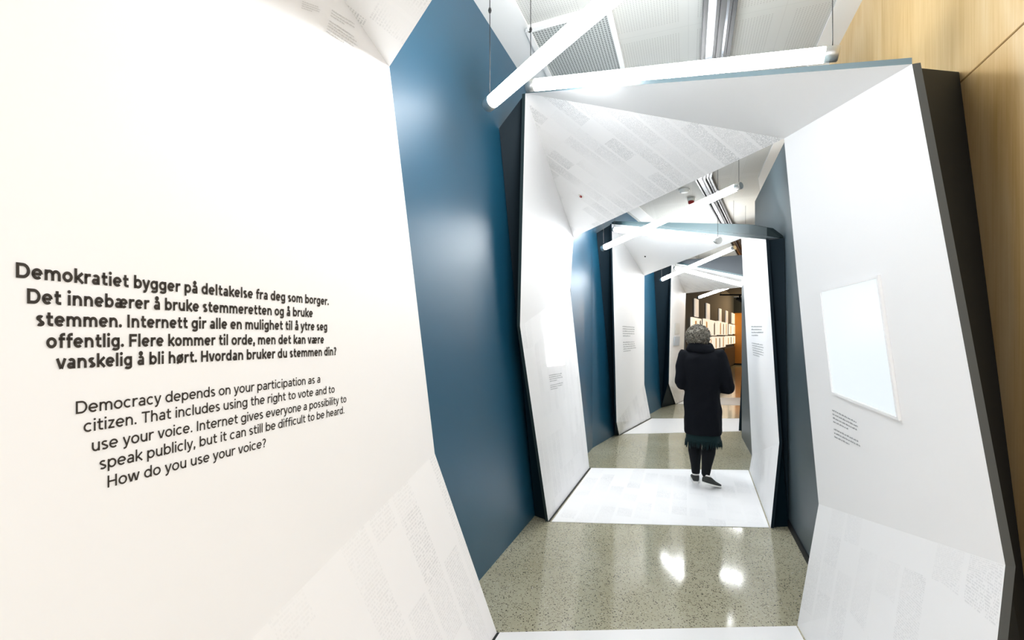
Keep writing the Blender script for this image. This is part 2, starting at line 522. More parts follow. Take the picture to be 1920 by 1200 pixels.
# ---- right panel with the large screen (nearest on the right)
RA_Nt, RA_Ft, RA_Ff = at(1710, 120, 1.65), at(1470, 260, 2.65), at(1535, 945, 2.65)
RA_Nf = ray_plane(1885, 1060, RA_Nt, RA_Ft, RA_Ff)
RA_Fb = onfloor(1495, 1172)
RA_Nb = onfloor(1812, 1740)
panel_ra = empty('folded_panel', (1.6, 2.1, 0), 'white panel with large pale blue screen and charcoal side, beside the plywood wall', 'wall panel')
board('board', [RA_Nt, RA_Nf, RA_Nb], [RA_Ft, RA_Ff, RA_Fb], NH, BT, MB3('edge', 'white', 'print_b'), panel_ra, [1, 2])
bY0, bY1 = CR / (0.9333 - T1), CR / (1.05 - T1)
Bt, Bm = at(1800, 135, bY0), at(1905, 950, bY1)
Bb = Bm + (Bm - Bt) * (Bm.z / (Bt.z - Bm.z))
Bt.x -= .004; Bb.x -= .004; Bb.z = 0
Bb = wpt(CR - .004, Bb.y, 0); Bt = wpt(CR - .004, Bt.y, Bt.z)
side_box('backing_box', [RA_Nt, RA_Nf, RA_Nb], [RA_Ft, RA_Ff, RA_Fb], (Bt, Bb), (rpt(2.95, 2.72), rpt(2.95, 0)), NH, BT, M['charcoal'], panel_ra, 0.03)

# ---- second left panel with the small white screen
LB_Nt, LB_Nf, LB_Nb = at(985, 175, 3.4), at(975, 612, 3.55), onfloor(1028, 978)
LB_Ft, LB_Ff, LB_Fb = at(1075, 445, 5.4), at(1069, 545, 5.45), onfloor(1105, 878)
panel_lb = empty('folded_panel', (LB_Fb.x - .5, 4.9, 0), 'white panel with a small bright white screen, beyond the blue wall and lettered panel', 'wall panel')
board('board', [LB_Nt, LB_Nf, LB_Nb], [LB_Ft, LB_Ff, LB_Fb], -NH, BT, MB3('fascia', 'white', 'print_b'), panel_lb, [1, 2])
side_box('backing_box', [LB_Nt, LB_Nf, LB_Nb], [LB_Ft, LB_Ff, LB_Fb], (lpt(3.46, 3.1), lpt(4.27, 0)), (lpt(5.5, 2.66), lpt(5.85, 0)), -NH, BT, M['navy'], panel_lb, 0.03)
o = board('canopy_panel', [LB_Nt, RA_Nt], [LB_Ft, RA_Ft], (0, 0, 1), 0.022, MB3('edge_top', 'print_a', 'white'), None, [1], rot=0.04)
tag(o, 'large white newsprint canopy board with red sensor dot, slanting between the two screen panels', 'canopy panel', 'white canopy boards of the portals')
canopy_b = o

# ---- right panel of the second portal
RB_Nt, RB_Nf, RB_Nb = at(1436, 449, 4.3), at(1461, 830, 4.05), onfloor(1445, 990)
RB_Ft, RB_Ff, RB_Fb = at(1390, 447, 5.7), at(1410, 853, 5.6), onfloor(1405, 882)
panel_rb = empty('folded_panel', (RB_Fb.x, 4.9, 0), 'narrow white panel with two grey text blocks, behind the large pale blue screen panel', 'wall panel')
board('board', [RB_Nt, RB_Nf, RB_Nb], [RB_Ft, RB_Ff, RB_Fb], NH, BT, MB3('navy', 'white', 'print_b'), panel_rb, [1, 2])
side_box('backing_box', [RB_Nt, RB_Nf, RB_Nb], [RB_Ft, RB_Ff, RB_Fb], (wpt(CT - .004, 4.22, 2.46), wpt(CT - .004, 4.03, 0)), (wpt(CT - .004, 5.8, 2.7), wpt(CT - .004, 5.8, 0)), NH, BT, M['navy'], panel_rb, 0.03)

# ---- third portal
LC_Nt, LC_Nf, LC_Nb = at(1147, 420, 7.0), at(1156, 792, 7.3), onfloor(1161, 816)
LC_Ft, LC_Ff, LC_Fb = at(1208, 517, 8.5), at(1208, 720, 8.7), onfloor(1220, 784)
panel_lc = empty('folded_panel', (2.0, 8.1, 0), 'white panel with two small text blocks and smudges low down, opposite the walking person', 'wall panel')
board('board', [LC_Nt, LC_Nf, LC_Nb], [LC_Ft, LC_Ff, LC_Fb], -NH, BT, MB3('navy', 'white', 'print_a'), panel_lc, [1, 2])
side_box('backing_box', [LC_Nt, LC_Nf, LC_Nb], [LC_Ft, LC_Ff, LC_Fb], (lpt(7.0, 3.1), lpt(7.75, 0)), (lpt(8.6, 2.55), lpt(9.2, 0)), -NH, BT, M['navy'], panel_lc, 0.03)
RC_Nt, RC_Nb = at(1400, 520, 8.3), onfloor(1385, 808)
RC_Ft, RC_Fb = at(1405, 537, 9.8), onfloor(1400, 785)
o = board('canopy_panel', [LC_Nt, RB_Nt], [LC_Ft, RB_Ft], (0.0, 0, 1), 0.03, MB3('fascia', 'white'), None, [1])
tag(o, 'plain white canopy board with black sensor dot under a slate green beam', 'canopy panel', 'white canopy boards of the portals')
canopy_c = o
def beam(name, st, depth, m, label):
    """tapering beam along a canopy front edge; st = [(point, height), ...]"""
    mb = MB(); U = Vector((0, 0, 1))
    d = (st[-1][0] - st[0][0]); n = Vector((-d.y, d.x, 0)).normalized()
    if n.y < 0: n = -n
    for (a, ha), (b, hb) in zip(st, st[1:]):
        c = [a + U * .031, b + U * .031, b + U * .031 + n * depth, a + U * .031 + n * depth]
        mb.prism(c, [c[0] + U * ha, c[1] + U * hb, c[2] + U * hb, c[3] + U * ha])
    return tag(mb.build(name, m), label, 'beam', 'tapering beams on the canopies')
bn = (RB_Nt - LC_Nt).normalized()
beam('tapering_beam', [(LC_Nt + bn * .05, .012), (LC_Nt.lerp(RB_Nt, .93), .095), (RB_Nt + Vector((.01, 0, 0)), .075), (at(1464, 447, 4.27) - Vector((.012, 0, .03)), .012)], .07, M['fascia'], 'slate green tapering beam on a plain canopy, behind two crossing light tubes')
panel_rc = empty('folded_panel', (4.2, 8.8, 0), 'dark-sided panel nearly hidden beyond the narrow panel with two grey text blocks', 'wall panel')
board('board', [RC_Nt, RC_Nb], [RC_Ft, RC_Fb], NH, BT, MB3('navy', 'white'), panel_rc, [1])
side_box('backing_box', [RC_Nt, RC_Nb], [RC_Ft, RC_Fb], (rpt(8.2, 2.7), rpt(8.0, 0)), (rpt(9.8, 2.7), rpt(9.4, 0)), NH, BT, M['navy'], panel_rc, 0.03)

# ---- fourth portal
LD_Nt, LD_Nf, LD_Nb = at(1259, 492, 10.0), at(1254, 720, 10.25), onfloor(1267, 758)
LD_Ft, LD_Ff, LD_Fb = at(1286, 550, 11.6), at(1281, 690, 11.6), onfloor(1291, 747)
panel_ld = empty('folded_panel', (3.9, 11, 0), 'small bluish white panel with a faint picture, just beside the head of the person', 'wall panel')
board('board', [LD_Nt, LD_Nf, LD_Nb], [LD_Ft, LD_Ff, LD_Fb], -NH, BT, MB3('navy', 'white', 'print_a'), panel_ld, [1, 2])
side_box('backing_box', [LD_Nt, LD_Nf, LD_Nb], [LD_Ft, LD_Ff, LD_Fb], (lpt(10.1, 3.0), lpt(10.7, 0)), (lpt(12.0, 2.5), lpt(12.2, 0)), -NH, BT, M['navy'], panel_ld, 0.03)
o = board('canopy_panel', [LD_Nt, RC_Nt], [LD_Ft, RC_Ft], (0, 0, 1), 0.03, MB3('fascia', 'print_a', 'white'), None, [1], rot=0.04)
tag(o, 'small distant white canopy board printed with a few grey lines, under a dark beam', 'canopy panel', 'white canopy boards of the portals')
canopy_d = o
bn = (RC_Nt - LD_Nt).normalized()
beam('tapering_beam', [(LD_Nt + bn * .06, .01), (RC_Nt + bn * 0.3, .42)], .07, M['charcoal'], 'dark grey tapering beam on top of the small distant printed canopy')

for p in (panel_lb, panel_lc, panel_ld): p['group'] = G_L
panel_a['group'] = G_L
for p in (panel_ra, panel_rb, panel_rc): p['group'] = G_R

# ---- white floor strips
def floor_strip(pts, label, m=M['strip'], h=0.004):
    mb = MB()
    pts = [Vector((p.x, p.y, 0.0005)) for p in pts]
    top = [p + Vector((0, 0, h)) for p in pts]
    uv = [((p.x * .94 - p.y * .34), (p.x * .34 + p.y * .94)) for p in top]
    mb.face(top, 0, uv); mb.face(list(reversed(pts)), 0)
    for i in range(len(pts)):
        j = (i + 1) % len(pts); mb.face([pts[i], pts[j], top[j], top[i]], 0)
    return tag(mb.build('floor_strip', m), label, 'floor strip', 'white floor strips of the portals')
g = Vector((0.022, 0, 0))
floor_strip([A_Nb + g, RA_Nb - g, onfloor(1493, 1175), onfloor(937, 1187)], 'white floor strip between the lettered panel and the large screen panel')
floor_strip([onfloor(1034, 979), onfloor(1442, 990), onfloor(1403, 882), onfloor(1109, 878)], 'white floor strip printed with faint newsprint under the walking person', M['print_c'])
floor_strip([onfloor(1168, 814), onfloor(1388, 809), onfloor(1392, 785), onfloor(1222, 785)], 'plain white floor strip just ahead of the walking person')
floor_strip([onfloor(1270, 757), onfloor(1388, 760), onfloor(1392, 746), onfloor(1292, 746)], 'small white floor strip most distant of the four, beyond the person')
def shadow_gap(a, b, parent):
    mb = MB(); d = (b - a).normalized(); n = Vector((d.y, -d.x, 0)) * 0.014
    q = [a + Vector((0, 0, .001)), b + Vector((0, 0, .001)), b + n + Vector((0, 0, .001)), a + n + Vector((0, 0, .001))]
    mb.prism(q, [p + Vector((0, 0, .004)) for p in q])
    mb.build('base_joint', M['black'], parent)
for a_, b_, p_ in ((A_Nb, A_Fb, panel_a), (LB_Nb, LB_Fb, panel_lb), (LC_Nb, LC_Fb, panel_lc), (LD_Nb, LD_Fb, panel_ld)):
    shadow_gap(a_, b_, p_)

# ------------------------------------------------------------------ lettering on the nearest panel
DIR_A = Vector((T1, 1, 0)).normalized()
def arc(cx, cy, rx, ry, a0, a1, n=22):
    return [(cx + rx * math.cos(math.radians(a0 + (a1 - a0) * k / n)), cy + ry * math.sin(math.radians(a0 + (a1 - a0) * k / n))) for k in range(n + 1)]
def glyph(ch, w):
    """(advance, strokes) of one monoline grotesque letter; a stroke is a centre line, ('dot', x, y, r) is a round dot"""
    h = w / 2; X = .53; C = .72; A = .745; sb = .052; o = .008
    def bowl(x0, wd, yb=0.0, yt=X):          # closed ellipse with outer left edge x0
        return arc(x0 + wd / 2, (yb + yt) / 2, wd / 2 - h, (yt - yb) / 2 + o - h, 0, 360, 40)
    xs = sb + h; OW = .52; st = .028
    if ch == ' ': return .25, []
    if ch == 'o': return OW + 2 * st, [bowl(st, OW)]
    if ch == 'ø': return OW + 2 * st, [bowl(st, OW), [(st + .06, -.03), (st + OW - .06, X + .03)]]
    if ch in 'bpdqg':
        x1 = sb
        if ch == 'b': return sb + .51 + st, [bowl(sb, .51), [(xs, 0), (xs, A)]]
        if ch == 'p': return sb + .51 + st, [bowl(sb, .51), [(xs, -.19), (xs, X)]]
        xr = st + .51 - h
        if ch == 'd': return st + .51 + sb, [bowl(st, .51), [(xr, 0), (xr, A)]]
        cx = st + .255; r = .255 - h
        return st + .51 + sb, [bowl(st, .51), [(xr, X)] + arc(cx, -.03, r, .165 - h, 0, -155, 20)]
    if ch == 'c': return .50 + st, [arc(st + .26, X / 2, .26 - h, X / 2 + o - h, 48, 312, 34)]
    def e_at(x, wd=.52): return [[(x + h * .6, X / 2 - .005), (x + wd - h * 1.05, X / 2 - .005)] , arc(x + wd / 2, X / 2, wd / 2 - h, X / 2 + o - h, -2, 316, 38)]
    if ch == 'e': return .52 + 2 * st, e_at(st)
    def a_at(x):
        xr = x + .43 - h
        top = arc(xr - (.205 - h), X - .185, .205 - h, .185 + o - h, 0, 150, 16)
        bw = arc(x + .165, .155, .165 - h, .155 + o - h, 90, 270, 18)
        return [[(xr, 0), (xr, X - .185)] + top, [(xr, .31 - h + o)] + bw + arc(x + .19, .155, xr - x - .19, .155 + o - h, 270, 340, 8)]
    if ch == 'a': return .43 + .045 + sb, a_at(.045)
    if ch == 'å': return .43 + .045 + sb, a_at(.045) + [arc(.26, X + .135, .062, .062, 0, 360, 20)]
    if ch == 'æ': return .045 + .43 + .50 - w + st, a_at(.045) + e_at(.045 + .43 - w, .50)
    def arch(x0, gap, ry=.20): return arc(x0 + gap / 2, X + o - h - ry, gap / 2, ry, 180, 0, 20)
    if ch in 'nh':
        xr = xs + .345
        return xr + h + sb, [[(xs, 0), (xs, A if ch == 'h' else X)], arch(xs, .345) + [(xr, 0)]]
    if ch == 'm':
        g = .315
        return xs + 2 * g + h + sb, [[(xs, 0), (xs, X)], arch(xs, g, .18) + [(xs + g, 0)], arch(xs + g, g, .18) + [(xs + 2 * g, 0)]]
    if ch == 'u':
        xr = xs + .345
        return xr + h + sb, [[(xr, 0), (xr, X)], [(xs, X)] + arc(xs + .1725, .20 - o + h, .1725, .20, 180, 360, 20)]
    if ch == 'r': return xs + .285, [[(xs, 0), (xs, X)], arc(xs + .19, X - .20 - h + o, .19, .20, 180, 82, 12) + [(xs + .275, X - h + .002)]]
    if ch == 'i': return 2 * xs, [[(xs, 0), (xs, X)], ('dot', xs, X + .155, h * 1.22)]
    if ch == 'l': return 2 * xs, [[(xs, 0), (xs, A)]]
    if ch == 'I': return 2 * (xs + .015), [[(xs + .015, 0), (xs + .015, C)]]
    if ch == 't':
        x = .115 + h
        return x + .235, [[(x, X + .15), (x, .14)] + arc(x + .14, .14, .14, .14 - h, 180, 275, 12) + [(x + .205, h)], [(x - .135, X - h), (x + .195, X - h)]]
    if ch == 'f':
        x = .115 + h
        return x + .20, [[(x, 0), (x, A - .15)] + arc(x + .14, A - .15, .14, .15 - h + .01, 180, 85, 12) + [(x + .2, A - h + .01)], [(x - .135, X - h), (x + .19, X - h)]]
    if ch == 's':
        r1 = .125 ; cx = .225
        up = arc(cx, X - .142, .178 - h * .8, .142 + o - h, 35, 255, 20); dn = arc(cx, .142, .19 - h * .8, .142 + o - h, 75, -145, 20)
        return .45, [up + dn]
    if ch == 'k': return xs + .40, [[(xs, 0), (xs, A)], [(xs + .36, X), (xs + .02, .205)], [(xs + .105, .27), (xs + .375, 0)]]
    if ch == 'v': return .50, [[(.055, X), (.235, .012)], [(.445, X), (.265, .012)]]
    if ch == 'y': return .50, [[(.055, X), (.245, .02)], [(.445, X), (.235, -.06), (.19, -.13), (.12, -.175 + h * .3), (.06, -.17 + h * .3)]]
    if ch == 'w': return .76, [[(.055, X), (.205, .012)], [(.37, X - .01), (.232, .012)], [(.39, X - .01), (.528, .012)], [(.705, X), (.555, .012)]]
    if ch == 'z': return .46, [[(.05, X - h), (.41, X - h)], [(.365, X - h), (.10, h)], [(.05, h), (.415, h)]]
    if ch == 'D':
        x = xs + .01
        return x + .58, [[(x + .22, h), (x, h), (x, C - h), (x + .22, C - h)] + arc(x + .22, C / 2, .36 - h - .03, C / 2 - h, 90, -90, 30)]
    if ch == 'F': return xs + .46, [[(xs + .01, 0), (xs + .01, C - h), (xs + .43, C - h)], [(xs + .01, C * .49), (xs + .39, C * .49)]]
    if ch == 'H': return xs * 2 + .46, [[(xs + .01, 0), (xs + .01, C)], [(xs + .45, 0), (xs + .45, C)], [(xs + .01, C * .5), (xs + .45, C * .5)]]
    if ch == 'T': return .60, [[(.30, 0), (.30, C - h)], [(.03, C - h), (.57, C - h)]]
    if ch == '.': return .23, [('dot', .115, h * 1.2, h * 1.25)]
    if ch == ',': return .23, [('dot', .115, h * 1.2, h * 1.25), [(.135, h * 1.1), (.085, -.115)]]
    if ch == '?': return .48, [arc(.225, C - .195, .195 - h, .195 + o - h, 160, -50, 22) + [(.24, .30), (.225, .20)], ('dot', .225, h * 1.2, h * 1.25)]
    raise ValueError(ch)
def text_mesh(body, w):
    """flat monoline letters as one mesh: ribbons with mitred corners and square ends"""
    vs, fs, x = [], [], 0.0
    for ch in body:
        adv, strokes = glyph(ch, w)
        for k in strokes:
            b = len(vs)
            if isinstance(k, tuple):
                _, cx, cy, r = k
                vs += [(x + cx + r * math.cos(2 * math.pi * j / 20), cy + r * math.sin(2 * math.pi * j / 20), 0) for j in range(20)]
                fs.append(tuple(range(b, b + 20))); continue
            P = [Vector((p[0], p[1])) for p in k]
            Q = [P[0]]
            for p in P[1:]:
                if (p - Q[-1]).length > 1e-5: Q.append(p)
            P = Q; n = len(P); closed = n > 6 and (P[0] - P[-1]).length < 1e-3
            for i, p in enumerate(P):
                d0 = (p - P[i - 1]).normalized() if i > 0 else ((P[0] - P[-2]).normalized() if closed else None)
                d1 = (P[i + 1] - p).normalized() if i < n - 1 else ((P[1] - P[0]).normalized() if closed else None)
                d0 = d0 or d1; d1 = d1 or d0
                t = d0 + d1
                t = d0 if t.length < 1e-4 else t.normalized()
                nn = Vector((-t.y, t.x)); m = w / 2 / max(.35, nn.dot(Vector((-d0.y, d0.x))))
                vs += [(x + p.x + nn.x * m, p.y + nn.y * m, 0), (x + p.x - nn.x * m, p.y - nn.y * m, 0)]
            fs += [(b + 2 * i, b + 2 * i + 1, b + 2 * i + 3, b + 2 * i + 2) for i in range(n - 1)]
        x += adv
    me = bpy.data.meshes.new('lettering'); me.from_pydata(vs, [], fs)
    return me
LINES = [
    ('Demokratiet bygger på deltakelse fra deg som borger.', (29, 520.5), (616, 572.5), 1),
    ('Det innebærer å bruke stemmeretten og å bruke', (50, 569), (586, 595), 1),
    ('stemmen. Internett gir alle en mulighet til å ytre seg', (67, 611.5), (613, 620), 1),
    ('offentlig. Flere kommer til orde, men det kan være', (86, 653), (607, 644), 1),
    ('vanskelig å bli hørt. Hvordan bruker du stemmen din?', (104, 692.5), (630, 666), 1),
    ('Democracy depends on your participation as a', (141.5, 776.5), (600, 717.5), 0),
    ('citizen. That includes using the right to vote and to', (156, 811), (627, 736), 0),
    ('use your voice. Internet gives everyone a possibility to', (171.5, 847), (649, 754), 0),
    ('speak publicly, but it can still be difficult to be heard.', (186, 881), (645, 775), 0),
    ('How do you use your voice?', (201, 914.5), (498, 838), 0),
]
BULGE = 0.0
for body, p0, p1, bold in LINES:
    me = text_mesh(body, 0.150 if bold else 0.104)
    xs = [v.co.x for v in me.vertices]; x0, x1 = min(xs), max(xs)
    P0, P1 = onA(*p0), onA(*p1)
    cap = 0.72                     # cap height of the lettering at size 1
    caph = 0.0272 if bold else 0.0245
    sx = (P1 - P0).length / (x1 - x0); sy = caph / cap
    u = (P1 - P0).normalized()
    upv = Vector((0, 0, 1))
    lift = NH * 0.0012
    org = Vector(panel_a.location)
    for v in me.vertices:
        q = P0 + u * ((v.co.x - x0) * sx) + upv * (v.co.y * sy) + lift
        v.co = q - org
    me.materials.append(M['ink'])
    o = bpy.data.objects.new('lettering', me); link(o, panel_a)

# ------------------------------------------------------------------ small print, screens, sensors
def frame_on(px0, py0, tri):
    return ray_plane(px0, py0, *tri)

def on_facets(px, py, tris):
    best = None
    for (a, b, c) in tris:
        p = ray_plane(px, py, a, b, c); n = (b - a).cross(c - a)
        k = min(n.dot((b - a).cross(p - a)), n.dot((c - b).cross(p - b)), n.dot((a - c).cross(p - c))) / n.length_squared
        if best is None or k > best[0]: best = (k, p)
    return best[1]
def quad_print(name, corners, tri, rows, parent, m, normal, gap_row=None, seed=1, last=()):
    """rows of tiny unreadable words inside the pixel quad (tl, tr, br, bl)"""
    rnd = random.Random(seed)
    tris = tri if isinstance(tri[0], tuple) else [tri]
    (tlx, tly), (trx, try_), (brx, bry), (blx, bly) = corners
    for r in range(rows):
        if gap_row is not None and r == gap_row: continue
        mb = MB()
        t0, t1 = r / rows, (r + 0.42) / rows
        end = 0.55 if (r == rows - 1 or (gap_row is not None and r == gap_row - 1)) else rnd.uniform(0.86, 1.0)
        x = 0.0
        while x < end:
            w = rnd.uniform(0.04, 0.13); x1 = min(end, x + w)
            def P(s, t):
                x = (tlx + (trx - tlx) * s) * (1 - t) + (blx + (brx - blx) * s) * t
                y = (tly + (try_ - tly) * s) * (1 - t) + (bly + (bry - bly) * s) * t
                return on_facets(x, y, tris) + normal * 0.002
            n = max(1, int((x1 - x) / 0.02))
            for k in range(n):
                a = x + (x1 - x) * k / n; b = x + (x1 - x) * (k + .8) / n
                tt0 = t0 + (0.0 if rnd.random() < .3 else .13 / rows)
                mb.face([P(a, tt0), P(b, tt0), P(b, t1), P(a, t1)])
            x = x1 + 0.018
        mb.build(name, m, parent, weld=False)

def slab_quad(name, corners, tri, normal, m, parent, th=0.006, lift=0.001):
    pts = [ray_plane(*c, *tri) + normal * lift for c in corners]
    mb = MB(); mb.prism(pts, [p + normal * th for p in pts])
    return mb.build(name, m, parent)

triRA = (RA_Nt, RA_Ft, RA_Ff)
nRA = -((RA_Ft - RA_Nt).cross(RA_Ff - RA_Nt)).normalized()
if nRA.x > 0: nRA = -nRA
SC = [(1541, 546), (1650, 518), (1689, 785), (1563, 736)]
scr = slab_quad('screen', SC, triRA, nRA, M['screen'], panel_ra, 0.004)
scr['label'] = 'pale blue-white lit screen'
def bar(a, b, tri, normal, w, m, parent, name):
    A, B = ray_plane(*a, *tri), ray_plane(*b, *tri)
    d = (B - A).normalized(); s = normal.cross(d).normalized() * w / 2
    q = [A - s - d * w / 2, B - s + d * w / 2, B + s + d * w / 2, A + s - d * w / 2]
    mb = MB(); mb.prism([p + normal * .001 for p in q], [p + normal * .012 for p in q]); mb.build(name, m, parent)
for i in range(4):
    bar(SC[i], SC[(i + 1) % 4], triRA, nRA, 0.012, M['white'], panel_ra, 'screen_frame')
quad_print('small_print', [(1561, 767), (1612, 793), (1617, 850), (1566, 824)], triRA, 8, panel_ra, M['greyink'], nRA, 4, 3)

triLB = (LB_Nf, LB_Ff, LB_Fb)
nLB = ((LB_Ff - LB_Nf).cross(LB_Fb - LB_Nf)).normalized()
if nLB.x < 0: nLB = -nLB
SB = [(1017, 598), (1051, 602), (1057, 684), (1026, 687)]
s_ = slab_quad('screen', SB, triLB, nLB, M['screen_b'], panel_lb, 0.012); s_['label'] = 'bright white lit screen'
quad_print('small_print', [(1029, 703), (1054, 699), (1057, 727), (1033, 733)], triLB, 8, panel_lb, M['greyink'], nLB, 4, 5)

triLC = (LC_Nt, LC_Ft, LC_Nf); nLC = ((LC_Ft - LC_Nt).cross(LC_Nf - LC_Nt)).normalized()
if nLC.x < 0: nLC = -nLC
# the two halves of a facet are not coplanar: keep the print clear of the crease
quad_print('small_print', [(1167, 611), (1192, 613), (1193, 633), (1168, 633)], [(LC_Nt, LC_Ft, LC_Ff), (LC_Nt, LC_Ff, LC_Nf)], 5, panel_lc, M['greyink'], nLC, None, 7)
quad_print('small_print', [(1168, 641), (1192, 640), (1194, 658), (1169, 662)], [(LC_Nt, LC_Ft, LC_Ff), (LC_Nt, LC_Ff, LC_Nf)], 5, panel_lc, M['greyink'], nLC, None, 8)
nRB = ((RB_Ft - RB_Nt).cross(RB_Ff - RB_Nt)).normalized()
if nRB.x > 0: nRB = -nRB
quad_print('small_print', [(1409, 611), (1431, 611), (1432, 633), (1410, 633)], [(RB_Nt, RB_Ft, RB_Ff), (RB_Nt, RB_Ff, RB_Nf)], 4, panel_rb, M['greyink'], nRB, None, 9)
quad_print('small_print', [(1410, 642), (1432, 646), (1434, 675), (1413, 668)], [(RB_Nt, RB_Ft, RB_Ff), (RB_Nt, RB_Ff, RB_Nf)], 6, panel_rb, M['greyink'], nRB, None, 10)
nLD = ((LD_Ft - LD_Nt).cross(LD_Ff - LD_Nt)).normalized()
if nLD.x < 0: nLD = -nLD
slab_quad('picture', [(1264, 631), (1274, 631), (1273, 648), (1263, 648)], (LD_Nt, LD_Ft, LD_Ff), nLD, M['picture'], panel_ld, 0.006, 0.004)
slab_quad('picture', [(1266, 606), (1274, 606), (1274, 626), (1265, 626)], (LD_Nt, LD_Ft, LD_Ff), nLD, M['plastic'], panel_ld, 0.006, 0.004)

triA = (A_Nt, A_Ft, A_Ff)
M['paleink'] = mat('very pale printed text', (0.62, 0.62, 0.615), 0.6, 0.2)
quad_print('small_print', [(566, 2), (600, 14), (600, 30), (564, 18)], triA, 4, panel_a, M['paleink'], NH, None, 21)
quad_print('small_print', [(622, 18), (664, 44), (672, 104), (610, 62)], triA, 9, panel_a, M['paleink'], NH, 3, 22)
def sensor(px, py, tri, parent, m, ring):
    p = ray_plane(px, py, *tri); n = (tri[1] - tri[0]).cross(tri[2] - tri[0]).normalized()
    if n.z > 0: n = -n
    mb = MB()
    if ring: mb.tube([p, p + n * .006], .028, 20, 0)
    mb.tube([p + n * .004, p + n * .016], .012, 14, 1)
    mb.build('sensor', [M['plastic'], m], parent)
sensor(1090, 367, (LB_Nt, LB_Ft, RA_Ft), canopy_b, M['red'], True)
sensor(1210, 480, (LC_Nt, LC_Ft, RB_Ft), canopy_c, M['black'], False)

# ------------------------------------------------------------------ hanging light tubes
def light_tube(p0, p1, label, r=0.034):
    p0, p1 = Vector(p0), Vector(p1)
    d = (p1 - p0).normalized()
    e = empty('light_tube', (p0 + p1) / 2, label, 'tube light', 'light tubes hung in pairs from the ceiling')
    mb = MB(); mb.tube([p0 + d * .05, p1 - d * .05], r, 24); mb.build('glowing_tube', M['tube'], e)
    for a, s in ((p0, d), (p1, -d)):
        mb = MB(); mb.tube([a, a + s * .004, a + s * .055, a + s * .056], [r * .9, r * 1.02, r * 1.02, r * .98], 24); mb.build('end_cap', M['cap'], e)
        c = a + s * .025 + Vector((0, 0, r * .9))
        mb = MB(); mb.tube([c, Vector((c.x, c.y, CEIL))], 0.0022, 8)
        k = c + Vector((0, 0, min(.45, (CEIL - c.z) * .5)))
        mb.tube([k - Vector((0, 0, .012)), k, k + Vector((0, 0, .012))], [.006, .009, .006], 10)
        mb.build('suspension_cable', M['cable'], e)
    return e
light_tube(at(914, 198, 2.5), at(1400, -228, 1.3), 'thick glowing tube hung below the ceiling vent, one end by the blue wall')
light_tube(at(988, 161, 2.9), at(1573, 100, 2.2), 'long glowing tube hanging along the top front edge of the large newsprint canopy')
light_tube(at(1129, 466, 6.0), at(1390, 347, 4.4), 'glowing tube in front of the slate green beam, crossing over another tube')
light_tube(at(1151, 430, 6.75), at(1349, 451, 4.6), 'glowing tube along the plain canopy below the slate green beam, crossed by another')
light_tube(at(1239, 525, 9.4), at(1378, 464, 7.6), 'smaller glowing tube crossing in front of the dark grey beam and distant canopy')
light_tube(at(1265, 502, 9.7), at(1400, 536, 7.9), 'small glowing tube lying along the printed distant canopy below the dark beam')
light_tube(at(1309, 558, 12.6), at(1400, 527, 11.0), 'most distant short glowing tube, just above the pale fins of the display wall')

# ------------------------------------------------------------------ ceiling fittings
# track
def track_run(pts, half0, half1, m, z0, z1, mb, mat_i=0):
    P = [Vector((x, y, 0)) for x, y in pts]
    L, R = [], []
    for i, p in enumerate(P):
        d = (P[min(i + 1, len(P) - 1)] - P[max(i - 1, 0)]).normalized(); n = Vector((d.y, -d.x, 0))
        L.append(p + n * half0); R.append(p + n * half1)
    for i in range(len(P) - 1):
        q = [L[i], L[i + 1], R[i + 1], R[i]]
        mb.prism([v + Vector((0, 0, z0)) for v in q], [v + Vector((0, 0, z1)) for v in q], mat_i)
cc = 0.205
tp = [(wall_x(cc, -1.5), -1.5), (wall_x(cc, 6.4), 6.4), (wall_x(cc, 6.4) + T2 * 6.6, 13.0)]
trk = empty('ceiling_track', (tp[1][0], tp[1][1], CEIL), 'black and polished steel track running along the middle of the ceiling', 'ceiling track')
mb = MB(); track_run(tp, -.105, .105, None, CEIL - .03, CEIL, mb); mb.build('track_base', M['track'], trk)
for h0, h1, z, mk in ((-.100, -.082, .07, 'track'), (-.070, -.022, .05, 'chrome'), (.0, .026, .075, 'track'), (.040, .055, .05, 'chrome'), (.075, .100, .06, 'track')):
    mb = MB(); track_run(tp, h0, h1, None, CEIL - z, CEIL - .028, mb); mb.build('rail', M[mk], trk)
# vent
vq = [onceil(990, 50), onceil(1141, 8), onceil(1172, 139), onceil(1036, 149)]
ve = empty('ceiling_vent', sum(vq, Vector()) / 4 - Vector((0, 0, .0)), 'perforated metal vent panel with white frame in the ceiling above the first tubes', 'vent')
mb = MB(); zz = Vector((0, 0, -.02))
top = [p + zz for p in vq]; uvs = [ceil_uv(p) for p in top]
mb.face(list(reversed(top)), 0, list(reversed(uvs))); mb.face([p - zz * .5 + zz for p in vq], 0)
for i in range(4):
    j = (i + 1) % 4; mb.face([top[i], top[j], vq[j], vq[i]], 0)
mb.build('grille', M['grille'], ve)
for i in range(4):
    a, b = vq[i], vq[(i + 1) % 4]; d = (b - a).normalized(); n = Vector((d.y, -d.x, 0)) * .018
    mb = MB(); q = [a - n + Vector((0, 0, -.034)), b - n + Vector((0, 0, -.034)), b + n + Vector((0, 0, -.034)), a + n + Vector((0, 0, -.034))]
    mb.prism(q, [Vector((p.x, p.y, CEIL)) for p in q]); mb.build('vent_frame', M['vent'], ve)
